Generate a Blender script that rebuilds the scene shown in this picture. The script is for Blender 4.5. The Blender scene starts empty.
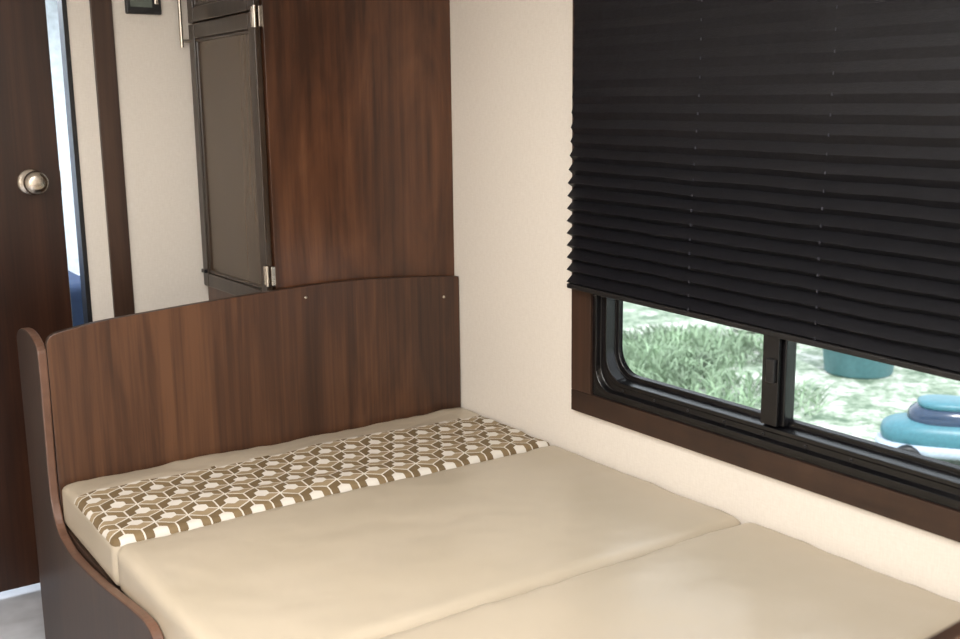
import bpy, bmesh, random
from math import *
from mathutils import Vector, Matrix, noise
random.seed(3)
# world frame: window wall = plane x=0, dinette headboard = plane y=0, floor z=0 (metres)
CAM=Vector((-1.8779,-2.8833,1.5)); YAW,PIT,ROL=.59559,.19064,-.01304
F=Vector((sin(YAW)*cos(PIT),cos(YAW)*cos(PIT),-sin(PIT))); R0=Vector((cos(YAW),-sin(YAW),0)); U0=R0.cross(F)
R=R0*cos(ROL)+U0*sin(ROL); U=-R0*sin(ROL)+U0*cos(ROL)
cd=bpy.data.cameras.new('camera'); co=bpy.data.objects.new('camera',cd); bpy.context.collection.objects.link(co)
co.matrix_world=Matrix([[R[0],U[0],-F[0],CAM[0]],[R[1],U[1],-F[1],CAM[1]],[R[2],U[2],-F[2],CAM[2]],[0,0,0,1]])
cd.sensor_width=36; cd.lens=40.5; cd.clip_start=.02
cd.dof.use_dof=True; cd.dof.focus_distance=2.9; cd.dof.aperture_fstop=4.5
bpy.context.scene.camera=co
W=-1.276; yB=.6; xd=-.623; gz=-.9
zA,zr1,D1,zh0,zh1,h0=1.018,1.736,.574,1.767,1.036,1.710
j0,e0,t0,t1=-1.010,-1.064,-.938,-.873
kx,kz=-1.160,1.307
cf,c2,py=-.498,-1.239,-.139
zb,zbi,yt,yti,yr,gl,gb,m0,m1=.671,.731,-.590,-.672,-2.060,-.750,.806,-1.264,-1.329
xb,zlow,yb0=-.045,1.025,-.617

def lin(c): return tuple(((v/255)/12.92 if v/255<=.04045 else ((v/255+.055)/1.055)**2.4) for v in c)+(1,)
class G:
    def __init__(s,name):
        s.m=bpy.data.materials.new(name); s.m.use_nodes=True; s.t=s.m.node_tree; s.b=s.t.nodes['Principled BSDF']
    def n(s,t,**k):
        x=s.t.nodes.new(t)
        for a,v in k.items(): setattr(x,a,v)
        return x
    def l(s,a,b): s.t.links.new(a,b)
    def math(s,op,a,b=None,c=None):
        x=s.n('ShaderNodeMath',operation=op)
        for i,v in enumerate((a,b,c)):
            if v is None: continue
            if isinstance(v,(int,float)): x.inputs[i].default_value=v
            else: s.l(v,x.inputs[i])
        return x.outputs[0]
    def coord(s,scale):
        tc=s.n('ShaderNodeTexCoord'); mp=s.n('ShaderNodeMapping'); mp.inputs['Scale'].default_value=scale
        s.l(tc.outputs['Object'],mp.inputs[0]); return mp.outputs[0]
    def noise(s,scale3,sc=1,detail=4,rough=.5,dist=0):
        x=s.n('ShaderNodeTexNoise'); s.l(s.coord(scale3),x.inputs['Vector']); x.inputs['Scale'].default_value=sc
        x.inputs['Detail'].default_value=detail; x.inputs['Roughness'].default_value=rough; x.inputs['Distortion'].default_value=dist
        return x.outputs['Fac']
    def ramp(s,fac,stops):
        x=s.n('ShaderNodeValToRGB'); e=x.color_ramp.elements
        while len(e)<len(stops): e.new(.5)
        for i,(q,c) in enumerate(stops): e[i].position=q; e[i].color=lin(c)
        s.l(fac,x.inputs[0]); return x.outputs[0]
    def bump(s,h,st=.2,d=.002):
        x=s.n('ShaderNodeBump'); x.inputs['Strength'].default_value=st; x.inputs['Distance'].default_value=d
        s.l(h,x.inputs['Height']); s.l(x.outputs[0],s.b.inputs['Normal'])
    def set(s,**k):
        for a,v in k.items(): s.b.inputs[a.replace('_',' ')].default_value=v
        return s
def plain(name,c,rough=.5,metal=0,var=.06,sc=30,bump=0):
    g=G(name); f=g.noise((1,1,1),sc)
    lo=tuple(max(0,v*(1-var)) for v in c); hi=tuple(min(255,v*(1+var)) for v in c)
    g.l(g.ramp(f,[(.3,lo),(.7,hi)]),g.b.inputs['Base Color']); g.set(Roughness=rough,Metallic=metal)
    if bump: g.bump(f,bump)
    return g.m
def wood(name,d,m,h,sc=(6,6,.7),rough=.38,dist=1.2):
    g=G(name)
    a=g.noise(sc,1.3,5,.55,dist); b=g.noise((sc[0]*14,sc[1]*14,sc[2]*2.2),1,3,.6); c=g.noise((sc[0]*.45,sc[1]*.45,sc[2]*.3),1,2,.5)
    f=g.math('ADD',g.math('MULTIPLY',a,.5),g.math('ADD',g.math('MULTIPLY',b,.25),g.math('MULTIPLY',c,.25)))
    g.l(g.ramp(f,[(.38,d),(.5,m),(.62,h)]),g.b.inputs['Base Color']); g.set(Roughness=rough)
    g.bump(b,.08,.001); return g.m
MW=wood('wood_headboard',(44,27,18),(71,45,30),(96,64,43))
MWC=wood('wood_pantry',(54,32,20),(82,51,33),(107,71,48),(4,4,.9),.3,1.8)
MWD=wood('wood_door',(34,18,12),(50,28,18),(66,40,27),(7,7,.5),.3)
MWS=wood('wood_side',(34,21,15),(48,31,22),(62,42,30),rough=.45)
MWT=wood('wood_trim',(42,28,21),(57,39,29),(74,53,41),(6,1,6))
MWTV=wood('wood_trim_vertical',(42,28,21),(57,39,29),(74,53,41))
MEDGE=plain('edge_band',(100,72,58),.3)
MCAB=wood('cabinet_door_wood',(38,28,20),(50,38,28),(64,50,38),(8,8,.6),.28)
MCABP=wood('cabinet_panel_wood_lit',(68,53,38),(76,60,44),(84,67,50),(8,8,.6),.26)  # inner panel lighter than the frame: its reflection is painted into the colour
MBLK=plain('window_frame_black',(14,14,16),.25)
MMET=plain('nickel',(195,186,174),.27,1)
MDK=plain('dark_plastic',(24,24,26),.4)
g=G('wallpaper_cream'); f=g.noise((60,60,240),1,3); f2=g.noise((300,300,40),1,2)
ff=g.math('ADD',g.math('MULTIPLY',f,.5),g.math('MULTIPLY',f2,.5))
g.l(g.ramp(ff,[(.3,(224,216,205)),(.7,(234,227,217))]),g.b.inputs['Base Color']); g.set(Roughness=.6); g.bump(ff,.08,.0006); MWALL=g.m
g=G('vinyl_beige'); v=g.n('ShaderNodeTexVoronoi'); v.inputs['Scale'].default_value=420; g.l(g.coord((1,1,1)),v.inputs['Vector'])
f=g.noise((2,2,2),2,3); g.l(g.ramp(f,[(.3,(180,168,148)),(.7,(185,173,154))]),g.b.inputs['Base Color']); g.set(Roughness=.34); g.bump(v.outputs['Distance'],.06,.0004); MVIN=g.m
g=G('hexagon_fabric'); S=.08
tc=g.n('ShaderNodeTexCoord'); sp=g.n('ShaderNodeSeparateXYZ'); g.l(tc.outputs['Object'],sp.inputs[0])
X=g.math('DIVIDE',sp.outputs[0],S); Y=g.math('DIVIDE',sp.outputs[1],S)
def cell(ox,oy):
    x=g.math('SUBTRACT',g.math('FLOORED_MODULO',g.math('ADD',X,ox),1.0),.5)
    y=g.math('SUBTRACT',g.math('FLOORED_MODULO',g.math('ADD',Y,oy),1.7320508),.8660254)
    return x,y
ax_,ay_=cell(0,0); bx_,by_=cell(.5,.8660254)
da=g.math('ADD',g.math('MULTIPLY',ax_,ax_),g.math('MULTIPLY',ay_,ay_)); db=g.math('ADD',g.math('MULTIPLY',bx_,bx_),g.math('MULTIPLY',by_,by_))
sel=g.math('LESS_THAN',da,db); inv=g.math('SUBTRACT',1,sel)
gx=g.math('ADD',g.math('MULTIPLY',ax_,sel),g.math('MULTIPLY',bx_,inv)); gy=g.math('ADD',g.math('MULTIPLY',ay_,sel),g.math('MULTIPLY',by_,inv))
a=g.math('ABSOLUTE',gx); b=g.math('ABSOLUTE',gy)
hd=g.math('MAXIMUM',a,g.math('ADD',g.math('MULTIPLY',a,.5),g.math('MULTIPLY',b,.8660254)))
def dot(an): return g.math('ADD',g.math('MULTIPLY',gx,cos(radians(an))),g.math('MULTIPLY',gy,sin(radians(an))))
edge=g.math('GREATER_THAN',hd,.474); core=g.math('LESS_THAN',hd,.215)
line=None
for an in (90,210,330):
    l=g.math('MULTIPLY',g.math('LESS_THAN',g.math('ABSOLUTE',dot(an+90)),.022),g.math('GREATER_THAN',dot(an),0))
    line=l if line is None else g.math('MAXIMUM',line,l)
white=g.math('MAXIMUM',g.math('MAXIMUM',edge,line),core)
top=g.math('MULTIPLY',g.math('GREATER_THAN',dot(270),dot(30)),g.math('GREATER_THAN',dot(270),dot(150)))
side=g.math('GREATER_THAN',dot(30),dot(150))
mx0=g.n('ShaderNodeMix',data_type='RGBA'); mx0.inputs[6].default_value=lin((110,91,62)); mx0.inputs[7].default_value=lin((128,108,77)); g.l(side,mx0.inputs[0])
mx=g.n('ShaderNodeMix',data_type='RGBA'); g.l(mx0.outputs[2],mx.inputs[6]); mx.inputs[7].default_value=lin((152,133,103)); g.l(top,mx.inputs[0])
mx2=g.n('ShaderNodeMix',data_type='RGBA'); mx2.inputs[7].default_value=lin((214,208,198)); g.l(mx.outputs[2],mx2.inputs[6]); g.l(white,mx2.inputs[0])
g.l(mx2.outputs[2],g.b.inputs['Base Color']); g.set(Roughness=.75); g.bump(g.noise((900,900,900),1,1),.2,.0005); MPAT=g.m

def obj(name,verts,faces,mats,fm=None,parent=None,smooth=False,bevel=0,seg=2):
    me=bpy.data.meshes.new(name); me.from_pydata([tuple(map(float,v)) for v in verts],[],faces)
    for m in (mats if isinstance(mats,list) else [mats]): me.materials.append(m)
    if fm:
        for i,k in enumerate(fm): me.polygons[i].material_index=k
    bm=bmesh.new(); bm.from_mesh(me); bmesh.ops.recalc_face_normals(bm,faces=bm.faces); bm.to_mesh(me); bm.free()
    if smooth:
        for f in me.polygons: f.use_smooth=True
    o=bpy.data.objects.new(name,me); bpy.context.collection.objects.link(o)
    if bevel:
        b=o.modifiers.new('bevel','BEVEL'); b.width=bevel; b.segments=seg; b.limit_method='ANGLE'
    if parent: o.parent=parent
    return o
def empty(name):
    o=bpy.data.objects.new(name,None); bpy.context.collection.objects.link(o); return o
BF=[(0,1,3,2),(4,6,7,5),(0,4,5,1),(2,3,7,6),(0,2,6,4),(1,5,7,3)]
def bv(x0,x1,y0,y1,z0,z1): return [(x,y,z) for x in (x0,x1) for y in (y0,y1) for z in (z0,z1)]
def box(name,x0,x1,y0,y1,z0,z1,m,parent=None,bevel=0): return obj(name,bv(x0,x1,y0,y1,z0,z1),BF,m,parent=parent,bevel=bevel)
def boxes(name,L,m,parent=None,bevel=0):
    V=[];Fc=[]
    for b in L:
        k=len(V); V+=bv(*b); Fc+=[tuple(i+k for i in f) for f in BF]
    return obj(name,V,Fc,m,parent=parent,bevel=bevel)
def prism(name,pts,axis,a,b,m,parent=None,bevel=0,edge=None):
    n=len(pts)
    def mk(p,t): return (t,p[0],p[1]) if axis=='x' else ((p[0],t,p[1]) if axis=='y' else (p[0],p[1],t))
    V=[mk(q,a) for q in pts]+[mk(q,b) for q in pts]
    Fc=[tuple(range(n)),tuple(range(2*n-1,n-1,-1))]+[(i,(i+1)%n,(i+1)%n+n,i+n) for i in range(n)]
    return obj(name,V,Fc,[m,edge or m],[0,0]+[1]*n,parent,bevel=bevel)
def smoothpts(P,n=5):
    o=[]
    for i in range(len(P)-1):
        a=P[max(i-1,0)];b=P[i];c=P[i+1];d=P[min(i+2,len(P)-1)]
        for k in range(n):
            t=k/n; o.append(tuple(.5*((2*b[j])+(-a[j]+c[j])*t+(2*a[j]-5*b[j]+4*c[j]-d[j])*t*t+(-a[j]+3*b[j]-3*c[j]+d[j])*t**3) for j in range(2)))
    return o+[tuple(P[-1])]
def tube(name,pts,rad,m,parent=None,n=10,cyc=False):
    cu=bpy.data.curves.new(name,'CURVE'); cu.dimensions='3D'; cu.bevel_depth=rad; cu.bevel_resolution=3; cu.use_fill_caps=True
    s=cu.splines.new('POLY'); s.points.add(len(pts)-1); s.use_cyclic_u=cyc
    for i,q in enumerate(pts): s.points[i].co=(*map(float,q),1)
    o=bpy.data.objects.new(name,cu); cu.materials.append(m); bpy.context.collection.objects.link(o)
    if parent:o.parent=parent
    return o
def lathe(name,prof,M4,m,parent=None,n=32):
    V=[];Fc=[]
    for (rr,h) in prof:
        for k in range(n):
            a=2*pi*k/n; V.append(tuple(M4@Vector((rr*cos(a),rr*sin(a),h))))
    for j in range(len(prof)-1):
        for k in range(n): Fc.append((j*n+k,j*n+(k+1)%n,(j+1)*n+(k+1)%n,(j+1)*n+k))
    Fc.append(tuple(range(n))); Fc.append(tuple(range((len(prof)-1)*n,len(prof)*n)))
    return obj(name,V,Fc,m,parent=parent,smooth=True)
def cushion(name,x0,x1,y0,y1,z0,z1,r,puff,m,parent=None,wr=.002,fmf=None,seed=0):
    bm=bmesh.new(); nx=int((x1-x0)/.014); ny=max(12,int((y1-y0)/.014)); nz=8
    vm={}
    def V(i,j,k):
        if (i,j,k) in vm: return vm[i,j,k]
        P=Vector((x0+(x1-x0)*i/nx,y0+(y1-y0)*j/ny,z0+(z1-z0)*k/nz))
        Q=Vector((min(max(P.x,x0+r),x1-r),min(max(P.y,y0+r),y1-r),min(max(P.z,z0+r),z1-r)))
        d=P-Q
        if d.length>1e-6: P=Q+d.normalized()*r
        u=2*i/nx-1; v=2*j/ny-1; t=k/nz
        if k>nz/2: P.z+=puff*(1-u**4)*(1-v**4)
        w=noise.noise(Vector((P.x*5,P.y*9,seed+P.z*3)))*wr+noise.noise(Vector((P.x*16,P.y*22,seed)))*wr*.35
        # creases near the edges of the cover
        ed=max(abs(u),abs(v))**6; w+=noise.noise(Vector((P.x*28+P.y*14,P.y*9,seed+4)))*.0022*ed
        P.z+=w*t; P.y+=w*.8
        vm[i,j,k]=bm.verts.new(P); return vm[i,j,k]
    def q(a,b,c,d):
        f=bm.faces.new((a,b,c,d)); f.smooth=True
    for i in range(nx):
        for j in range(ny):
            for k in (0,nz): q(V(i,j,k),V(i+1,j,k),V(i+1,j+1,k),V(i,j+1,k))
        for k in range(nz):
            for j in (0,ny): q(V(i,j,k),V(i+1,j,k),V(i+1,j,k+1),V(i,j,k+1))
    for j in range(ny):
        for k in range(nz):
            for i in (0,nx): q(V(i,j,k),V(i,j+1,k),V(i,j+1,k+1),V(i,j,k+1))
    bmesh.ops.recalc_face_normals(bm,faces=bm.faces)
    if fmf:
        for f in bm.faces: f.material_index=fmf(f.calc_center_median(),f.normal)
    me=bpy.data.meshes.new(name); bm.to_mesh(me); bm.free()
    for mm in (m if isinstance(m,list) else [m]): me.materials.append(mm)
    o=bpy.data.objects.new(name,me); bpy.context.collection.objects.link(o)
    if parent:o.parent=parent
    return o
# ---------------- room shell
CEIL=2.1; YN=-4.2; XL=-3.2; ztop=CEIL-.12
boxes('wall_window',[(0,.05,yt-.02,yB+.05,0,CEIL),(0,.05,YN,yr+.02,0,CEIL),(0,.05,yr+.02,yt-.02,0,zb+.02),(0,.05,yr+.02,yt-.02,ztop-.02,CEIL)],MWALL)
tw=zbi-zb
trim=empty('window_trim')
box('trim_sill',-.018,0,yr,yt,zb,zbi,MWT,trim,.002)
box('trim_head',-.018,0,yr,yt,ztop-tw,ztop,MWT,trim,.002)
box('trim_far',-.018,0,yti,yt,zbi,ztop-tw,MWTV,trim,.002)
box('trim_near',-.018,0,yr,yr+(yt-yti),zbi,ztop-tw,MWTV,trim,.002)
win=empty('window_1')
A=(yr+(yt-yti),yti,zbi,ztop-tw)
mL=A[1]-gl; mB=gb-A[2]
def rr(y0,y1,z0,z1,rad,n=8):
    P=[]
    for cy,cz,a0 in ((y1-rad,z1-rad,0),(y0+rad,z1-rad,90),(y0+rad,z0+rad,180),(y1-rad,z0+rad,270)):
        for k in range(n+1):
            a=radians(a0+90*k/n); P.append((cy+rad*cos(a),cz+rad*sin(a)))
    return P
loops=[]
def L(x,t,rad): loops.append([(x,a,b) for a,b in rr(A[0]+mL*t,A[1]-mL*t,A[2]+mB*t,A[3]-mB*t,rad)])
L(.0,0,.002);L(-.01,.0,.003);L(-.01,.12,.05);L(-.018,.16,.055);L(-.018,.3,.06);L(-.004,.36,.062);L(-.004,.55,.066);L(-.01,.6,.068);L(-.01,.72,.07);L(.018,.8,.07);L(.018,.95,.07);L(.03,1,.07)
V=[q for l in loops for q in l]; n=len(loops[0]); Fc=[]
for j in range(len(loops)-1):
    for k in range(n): Fc.append((j*n+k,j*n+(k+1)%n,(j+1)*n+(k+1)%n,(j+1)*n+k))
obj('frame',V,Fc,MBLK,parent=win,bevel=.0015)
box('mullion',.0,.035,m1+.003,m0,A[2]+mB*.8,A[3]-mB*.8,MBLK,win,.003)
box('sash_stile',-.012,.0,m1+.014,m0-.004,A[2]+mB*.8,A[3]-mB,MBLK,win,.002)
box('sash_latch',-.020,-.01,m1+.02,m0-.02,gb+.085,gb+.14,MDK,win,.003)
gg=G('window_glass'); gg.set(Roughness=0,IOR=1.05); gg.b.inputs['Transmission Weight'].default_value=1
box('glass',.026,.029,A[0]+mL*.9,A[1]-mL*.9,A[2]+mB*.9,A[3]-mB*.9,gg.m,win)
for q in range(7):
    yy=A[1]-.12-q*.12
    lathe('frame_screw_%d'%q,[(.003,0),(.003,.002),(.002,.003)],Matrix.Translation((-.004,yy,A[2]+mB*.45))@Matrix.Rotation(-pi/2,4,'Y'),MDK,win,12)
# blind
bl=empty('pleated_shade')
g=G('shade_fabric'); f=g.noise((400,60,400),1,4,.7); g.l(g.ramp(f,[(.3,(5,5,7)),(.7,(22,22,29))]),g.b.inputs['Base Color']); g.set(Roughness=.5); g.b.inputs['Specular IOR Level'].default_value=.35
g.bump(f,.8,.001); MSH=g.m
yb1=yr-.02
z=zlow+.006; V=[];Fc=[]; zz=[]
s=.0165
while z<ztop:
    t=min(1,max(0,(z-zlow-.16)/.45)); t=t*t*(3-2*t)
    d=.024*(1-t)+.0038*t; zz.append((z,d)); z+=s; s=.0165+.0045*t
ny=90; rows=[]
def sag(y,z): 
    t=max(0,1-(z-zlow)/(ztop-zlow)); return -.028*(yb0-y)/1.15*t
for k,(z,d) in enumerate(zz):
    off=-d if k%2 else 0
    dz=-.2*d if k%2 else 0
    rows.append(len(V))
    for j in range(ny+1):
        y=yb0+(yb1-yb0)*j/ny
        w=(noise.noise(Vector((y*6,z*9,0)))*.002+noise.noise(Vector((y*22,z*30,5)))*.0008)*min(1,k/3)
        V.append((xb+.012+off+w*1.2,y,z+w+dz+sag(y,z)))
for k in range(len(rows)-1):
    for j in range(ny): Fc.append((rows[k]+j,rows[k]+j+1,rows[k+1]+j+1,rows[k+1]+j))
obj('pleats',V,Fc,MSH,parent=bl)
MRAIL=plain('shade_rail',(14,12,12),.6)
obj('bottom_rail',[(x,y,z+sag(y,zlow)) for x in (xb-.012,xb+.014) for y in (yb1,yb0) for z in (zlow,zlow+.013)],BF,MRAIL,parent=bl,bevel=.003)
box('head_rail',xb-.02,-.018,yb1,yb0,ztop-.01,ztop+.03,MDK,bl,.003)
Lb=[]
for y in (-1.077,-1.446):
    for k,(z,d) in enumerate(zz):
        if k%2:
            zq=z+sag(y,z)-.2*d; Lb.append((xb+.012-d-.0022,xb+.012-d+.002,y-.001,y+.001,zq-.003,zq+.003))
boxes('shade_cords',Lb,plain('cord_grey',(62,62,72),.6),bl)
# back wall with doorway
DW=.66; DH=1.98; dl=j0-DW
boxes('wall_back',[(j0,xd+.02,yB,yB+.04,0,CEIL),(XL,dl,yB,yB+.04,0,CEIL),(dl,j0,yB,yB+.04,DH,CEIL)],MWALL)
box('trim_1',t0,t1,yB-.012,yB,0,CEIL,MWTV,None,.002)
dj=empty('door_jamb')
boxes('jamb_liner',[(j0-.010,j0+.004,yB-.006,yB+.05,0,DH),(dl-.004,dl+.012,yB-.006,yB+.05,0,DH),(dl,j0,yB-.006,yB+.05,DH-.012,DH+.004)],MDK,dj,.001)
dr=empty('door_1')
box('leaf',dl+.014,e0,yB+.005,yB+.035,.03,DH-.015,MWD,dr,.003)
KM=Matrix.Translation((kx+.008,yB+.005,kz))@Matrix.Rotation(pi/2,4,'X')
lathe('knob',[(.04,0),(.04,.004),(.033,.009),(.014,.013),(.013,.044),(.02,.052),(.032,.062),(.036,.074),(.032,.086),(.018,.092)],KM,MMET,dr)
box('latch_plate',e0-.001,e0+.002,yB+.01,yB+.03,kz-.03,kz+.03,MMET,dr)
MBW=plain('bedroom_wall_white',(226,232,240),.7)
boxes('wall_bedroom',[(XL,.0,2.6,2.65,0,CEIL),(XL-.05,XL,yB+.04,2.65,0,CEIL)],MBW)
MBL=plain('blanket_blue',(34,54,86),.8)
bb=empty('bedroom_bed')
box('bed_base',-2.6,-.8,1.3,2.5,0,.677,MWS,bb)
cushion('blanket',-2.62,-.78,1.28,2.52,.655,.877,.04,.03,MBL,bb)
# pantry cabinet
pc=empty('pantry_cabinet')
box('carcass',xd+.002,-.001,.03,yB-.001,0,CEIL-.002,MWC,pc,.001)
dn=.045;df=D1
def panel(nm,z0,z1):
    st=.045
    boxes(nm+'_frame',[(xd-.02,xd,dn,dn+st,z0,z1),(xd-.02,xd,df-st,df,z0,z1),(xd-.02,xd,dn+st,df-st,z0,z0+st),(xd-.02,xd,dn+st,df-st,z1-st,z1)],MCAB,pc,.003)
    boxes(nm+'_bead',[(xd-.016,xd,dn+st,dn+st+.01,z0+st,z1-st),(xd-.016,xd,df-st-.01,df-st,z0+st,z1-st),(xd-.016,xd,dn+st,df-st,z0+st,z0+st+.01),(xd-.016,xd,dn+st,df-st,z1-st-.01,z1-st)],MCAB,pc,.004)
    box(nm+'_panel',xd-.009,xd-.001,dn+st,df-st,z0+st,z1-st,MCABP,pc)
panel('door_lower',zA-.075,zr1+.045); panel('door_upper',zr1+.05,CEIL-.03)
def hinge(zc,k):
    boxes('hinge_%d'%k,[(xd-.023,xd-.019,.046,.060,zc-.028,zc+.028),(xd-.012,xd+.0,.026,.03,zc-.028,zc+.028)],MMET,pc,.001)
    tube('hinge_pin_%d'%k,[(xd-.02,.038,zc-.03),(xd-.02,.038,zc+.03)],.005,MMET,pc)
hinge(zh0,0);hinge(zh1,1)
hy=df-.018
tube('handle_bar',[(xd-.05,hy,h0),(xd-.05,hy,h0+.2)],.006,MMET,pc)
tube('handle_post_a',[(xd-.02,hy,h0+.02),(xd-.05,hy,h0+.02)],.005,MMET,pc)
tube('handle_post_b',[(xd-.02,hy,h0+.18),(xd-.05,hy,h0+.18)],.005,MMET,pc)
box('catch',xd-.03,xd-.02,df-.04,df-.01,zA-.03,zA-.018,MDK,pc,.002)
# thermostat
th=empty('thermostat'); box('bezel',-.832,-.722,yB-.02,yB,1.81,1.9,MDK,th,.004)
box('screen',-.82,-.752,yB-.022,yB-.019,1.83,1.88,plain('lcd',(96,104,96),.2),th)
box('button',-.744,-.732,yB-.023,yB-.019,1.84,1.855,MMET,th,.002)
# headboards
hp=[(W,.922),(-1.260,.946),(-1.201,.958),(-1.136,.967),(-1.003,.977),(-.863,.986),(-.730,.993),(-.607,.999),(-.495,1.003),(-.361,1.002),(-.186,.993),(-.004,.979)]
hs=smoothpts(hp)
hb=empty('dinette_headboard')
prism('board',hs+[(-.004,.0),(W,.0)],'y',0,.02,MW,hb,.002,MWS)
for i,(x,zc) in enumerate([(-.543,.968),(-.063,.918)]):
    lathe('screw_cap_%d'%i,[(.005,0),(.005,.002),(.003,.003)],Matrix.Translation((x,0,zc))@Matrix.Rotation(pi/2,4,'X'),MMET,hb,14)
hb2=empty('dinette_headboard')
prism('board',[(a,b-.028) for a,b in hs]+[(-.004,.0),(W,.0)],'y',-2.30,-2.28,MW,hb2,.002,MWS)
# side panel: tall rounded post that sweeps down beside the bench seat
ya,yb,zt=.25,-.003,.945; hw=(ya-yb)/2; ym=(ya+yb)/2
cap=[(ym+hw*cos(radians(a)),zt-.045+.045*sin(radians(a))) for a in range(0,181,12)]
low=smoothpts([(yb,.80),(.004,.66),(.006,.56),(-.004,.495),(-.045,.440),(-.12,.420),(-.216,.416),(-.446,.436),(-.684,.470),(-.80,.480),(-.85,.460)])
prism('bench_side_panel',[(ya,0.0)]+cap+low+[(-.866,.40),(-.868,0.0)],'x',W-.024,W-.001,MWS,None,.004,MEDGE)
z_top=.55
box('dinette_bench',W+.001,-.002,-.50,-.001,0,.43,MWS)
cushion('backrest_cushion',W+.001,-.008,cf+.003,-.004,.431,z_top,.018,.008,[MVIN,MPAT],None,.007,lambda c,n:1 if (c.y<py and n.z>.25) else 0)
cushion('seat_cushion',W,-.008,c2+.003,cf-.003,.431,z_top,.026,.006,MVIN,None,.0035,seed=5)
cushion('seat_cushion',W,-.008,c2-.60,c2-.003,.431,z_top+.004,.026,.006,MVIN,None,.0035,seed=9)
cushion('backrest_cushion',W+.001,-.008,-2.276,c2-.606,.431,z_top,.024,.008,MVIN,None,.004,seed=12)
box('dinette_table',W+.05,-.01,c2-.2,-.53,.40,.43,MWS,None,.004)
box('dinette_bench',W+.001,-.002,-2.27,c2-.25,0,.43,MWS)
# floor ceiling
box('floor',XL,.05,YN,2.65,-.05,0,plain('floor_vinyl',(190,193,200),.4,0,.12,6))
box('ceiling',XL,.05,YN,2.65,CEIL,CEIL+.04,plain('ceiling_white',(234,230,224),.7))
box('wall_aisle',XL-.05,XL,YN,yB+.04,0,CEIL,MWALL); box('wall_near',XL,.05,YN-.05,YN,0,CEIL,MWALL)
# exterior
g=G('lawn_ground'); f=g.noise((1,1,1),2.6,7,.7); f2=g.noise((1,1,1),14,4,.7); ff=g.math('ADD',g.math('MULTIPLY',f,.6),g.math('MULTIPLY',f2,.4))
g.l(g.ramp(ff,[(.4,(84,104,84)),(.49,(140,154,134)),(.58,(200,200,194))]),g.b.inputs['Base Color']); g.set(Roughness=.9)
box('lawn',.3,40,-15,45,gz-.1,gz,g.m)
MTE=plain('teal_plastic',(66,116,128),.4)
lathe('plastic_bin',[(.28,0),(.3,.02),(.36,.55),(.39,.56),(.39,.6),(.34,.6),(.28,.05)],Matrix.Translation((6.407,3.159,gz)),plain('bin_plastic',(84,124,130),.5),None)
tc_=empty('toy_car')
def ell(nm,cx,cz,a,b,c,m,z0=None):
    V=[];Fc=[];nu,nv=28,14
    for j in range(nv+1):
        th_=pi*j/nv
        for k in range(nu):
            ph=2*pi*k/nu; e=lambda t:copysign(abs(t)**.7,t)
            z=cz+c*e(cos(th_))
            if z0 is not None: z=max(z,z0)
            V.append((cx+a*e(sin(th_))*e(cos(ph)),b*e(sin(th_))*e(sin(ph)),z))
    for j in range(nv):
        for k in range(nu): Fc.append((j*nu+k,j*nu+(k+1)%nu,(j+1)*nu+(k+1)%nu,(j+1)*nu+k))
    return obj(nm,V,Fc,m,parent=tc_,smooth=True)
ell('body',0,.3,.58,.28,.15,MTE)
ell('windows',-.03,.42,.33,.22,.16,plain('car_window_blue',(46,62,84),.15))
ell('roof',-.04,.57,.24,.19,.05,MTE)
ell('bumper',0,.19,.62,.3,.08,plain('white_plastic',(166,178,192),.4))
for i,(a,b) in enumerate([(-.36,-.28),(.36,-.28),(-.36,.28),(.36,.28)]):
    lathe('wheel_%d'%i,[(.04,-.04),(.1,-.045),(.12,-.03),(.12,.03),(.1,.045),(.04,.04)],Matrix.Translation((a,b,.12))@Matrix.Rotation(pi/2,4,'X'),MDK,tc_,20)
tc_.location=(4.66,1.14,gz); tc_.rotation_euler=(0,0,-.9); tc_.scale=(.76,.76,.76)
V=[];Fc=[]
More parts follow.
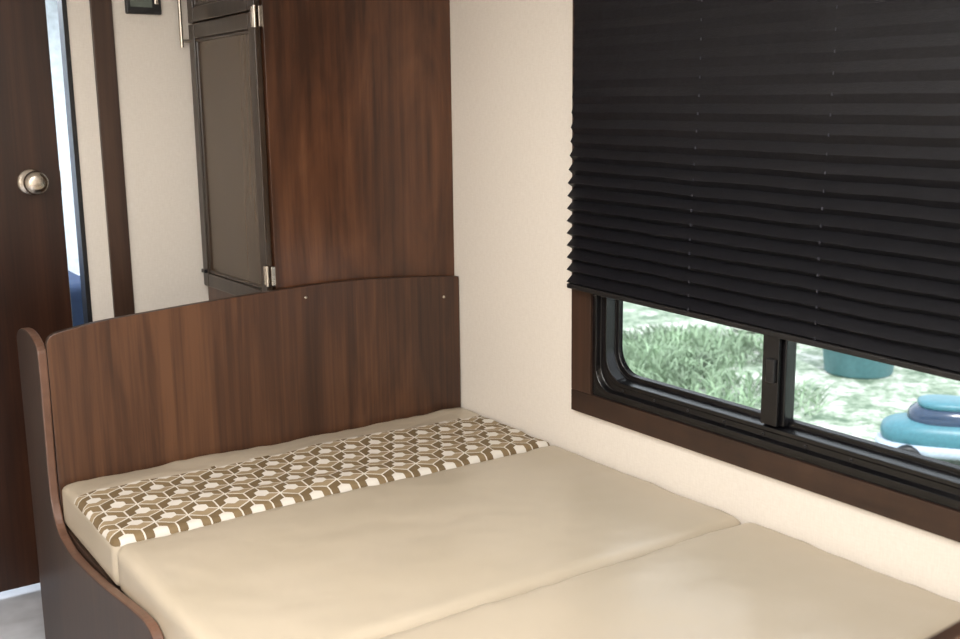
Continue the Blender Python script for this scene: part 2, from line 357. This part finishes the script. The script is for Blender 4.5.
for (cx,cy),nn,spd in (((4.823,4.365),2400,.8),((5.858,4.754),1500,.9),((4.815,3.133),500,.7)):
    for k in range(nn):
        a=random.uniform(0,2*pi); q=spd*sqrt(random.random()); bx,by=cx+q*cos(a),cy+q*sin(a); h=random.uniform(.02,.24)*(1-q/spd*.6)
        t=random.uniform(0,pi); dx,dy=cos(t)*.007,sin(t)*.007; lx,ly=random.uniform(-.12,.12),random.uniform(-.12,.12)
        i=len(V); V+=[(bx-dx,by-dy,gz),(bx+dx,by+dy,gz),(bx+lx+dx,by+ly+dy,gz+h),(bx+lx*1.6,by+ly*1.6,gz+h*1.25),(bx+lx-dx,by+ly-dy,gz+h)]; Fc.append((i,i+1,i+2,i+3,i+4))
obj('garden_grass_clump',V,Fc,plain('leaf_green',(120,140,114),.7,0,.3,3))
bm=bmesh.new()
for k in range(12):
    sz=random.uniform(.05,.13)
    m=Matrix.Translation((random.uniform(7.0,8.0),random.uniform(4.2,5.2),gz+sz*.95))@Matrix.Diagonal((random.uniform(.08,.25),random.uniform(.08,.22),sz,1))
    r=bmesh.ops.create_icosphere(bm,subdivisions=3,radius=1,matrix=m)
    for v in r['verts']: v.co+=Vector((1,1,.6))*noise.noise(v.co*7)*.03
me=bpy.data.meshes.new('garden_rocks'); bm.to_mesh(me); bm.free(); me.materials.append(plain('pale_rock',(205,203,198),.8,0,.12,8))
bpy.context.collection.objects.link(bpy.data.objects.new('garden_rocks',me))
def area(n,loc,rot,sx,sy,e,c):
    l=bpy.data.lights.new(n,'AREA'); l.shape='RECTANGLE'; l.size=sx; l.size_y=sy; l.energy=e; l.color=c
    o=bpy.data.objects.new(n,l); o.location=loc; o.rotation_euler=rot; bpy.context.collection.objects.link(o); return o
area('ceiling_light',(-1.5,-1.3,CEIL-.02),(0,0,0),.7,.7,26,(1,.975,.94))
area('ceiling_light_aisle',(-2.5,-2.9,CEIL-.02),(0,0,0),.8,.8,104,(1,.975,.945))
area('bedroom_light',(-1.6,1.6,CEIL-.02),(0,0,0),.8,.8,60,(.85,.92,1))
s=bpy.data.lights.new('sun','SUN'); s.energy=4.8; s.angle=.05; so=bpy.data.objects.new('sun',s); so.rotation_euler=(radians(35),radians(-28),0); bpy.context.collection.objects.link(so)
w=bpy.data.worlds.new('world'); bpy.context.scene.world=w; w.use_nodes=True
w.node_tree.nodes['Background'].inputs[0].default_value=(.85,.93,1,1); w.node_tree.nodes['Background'].inputs[1].default_value=2.8
bpy.context.scene.view_settings.view_transform='Standard'
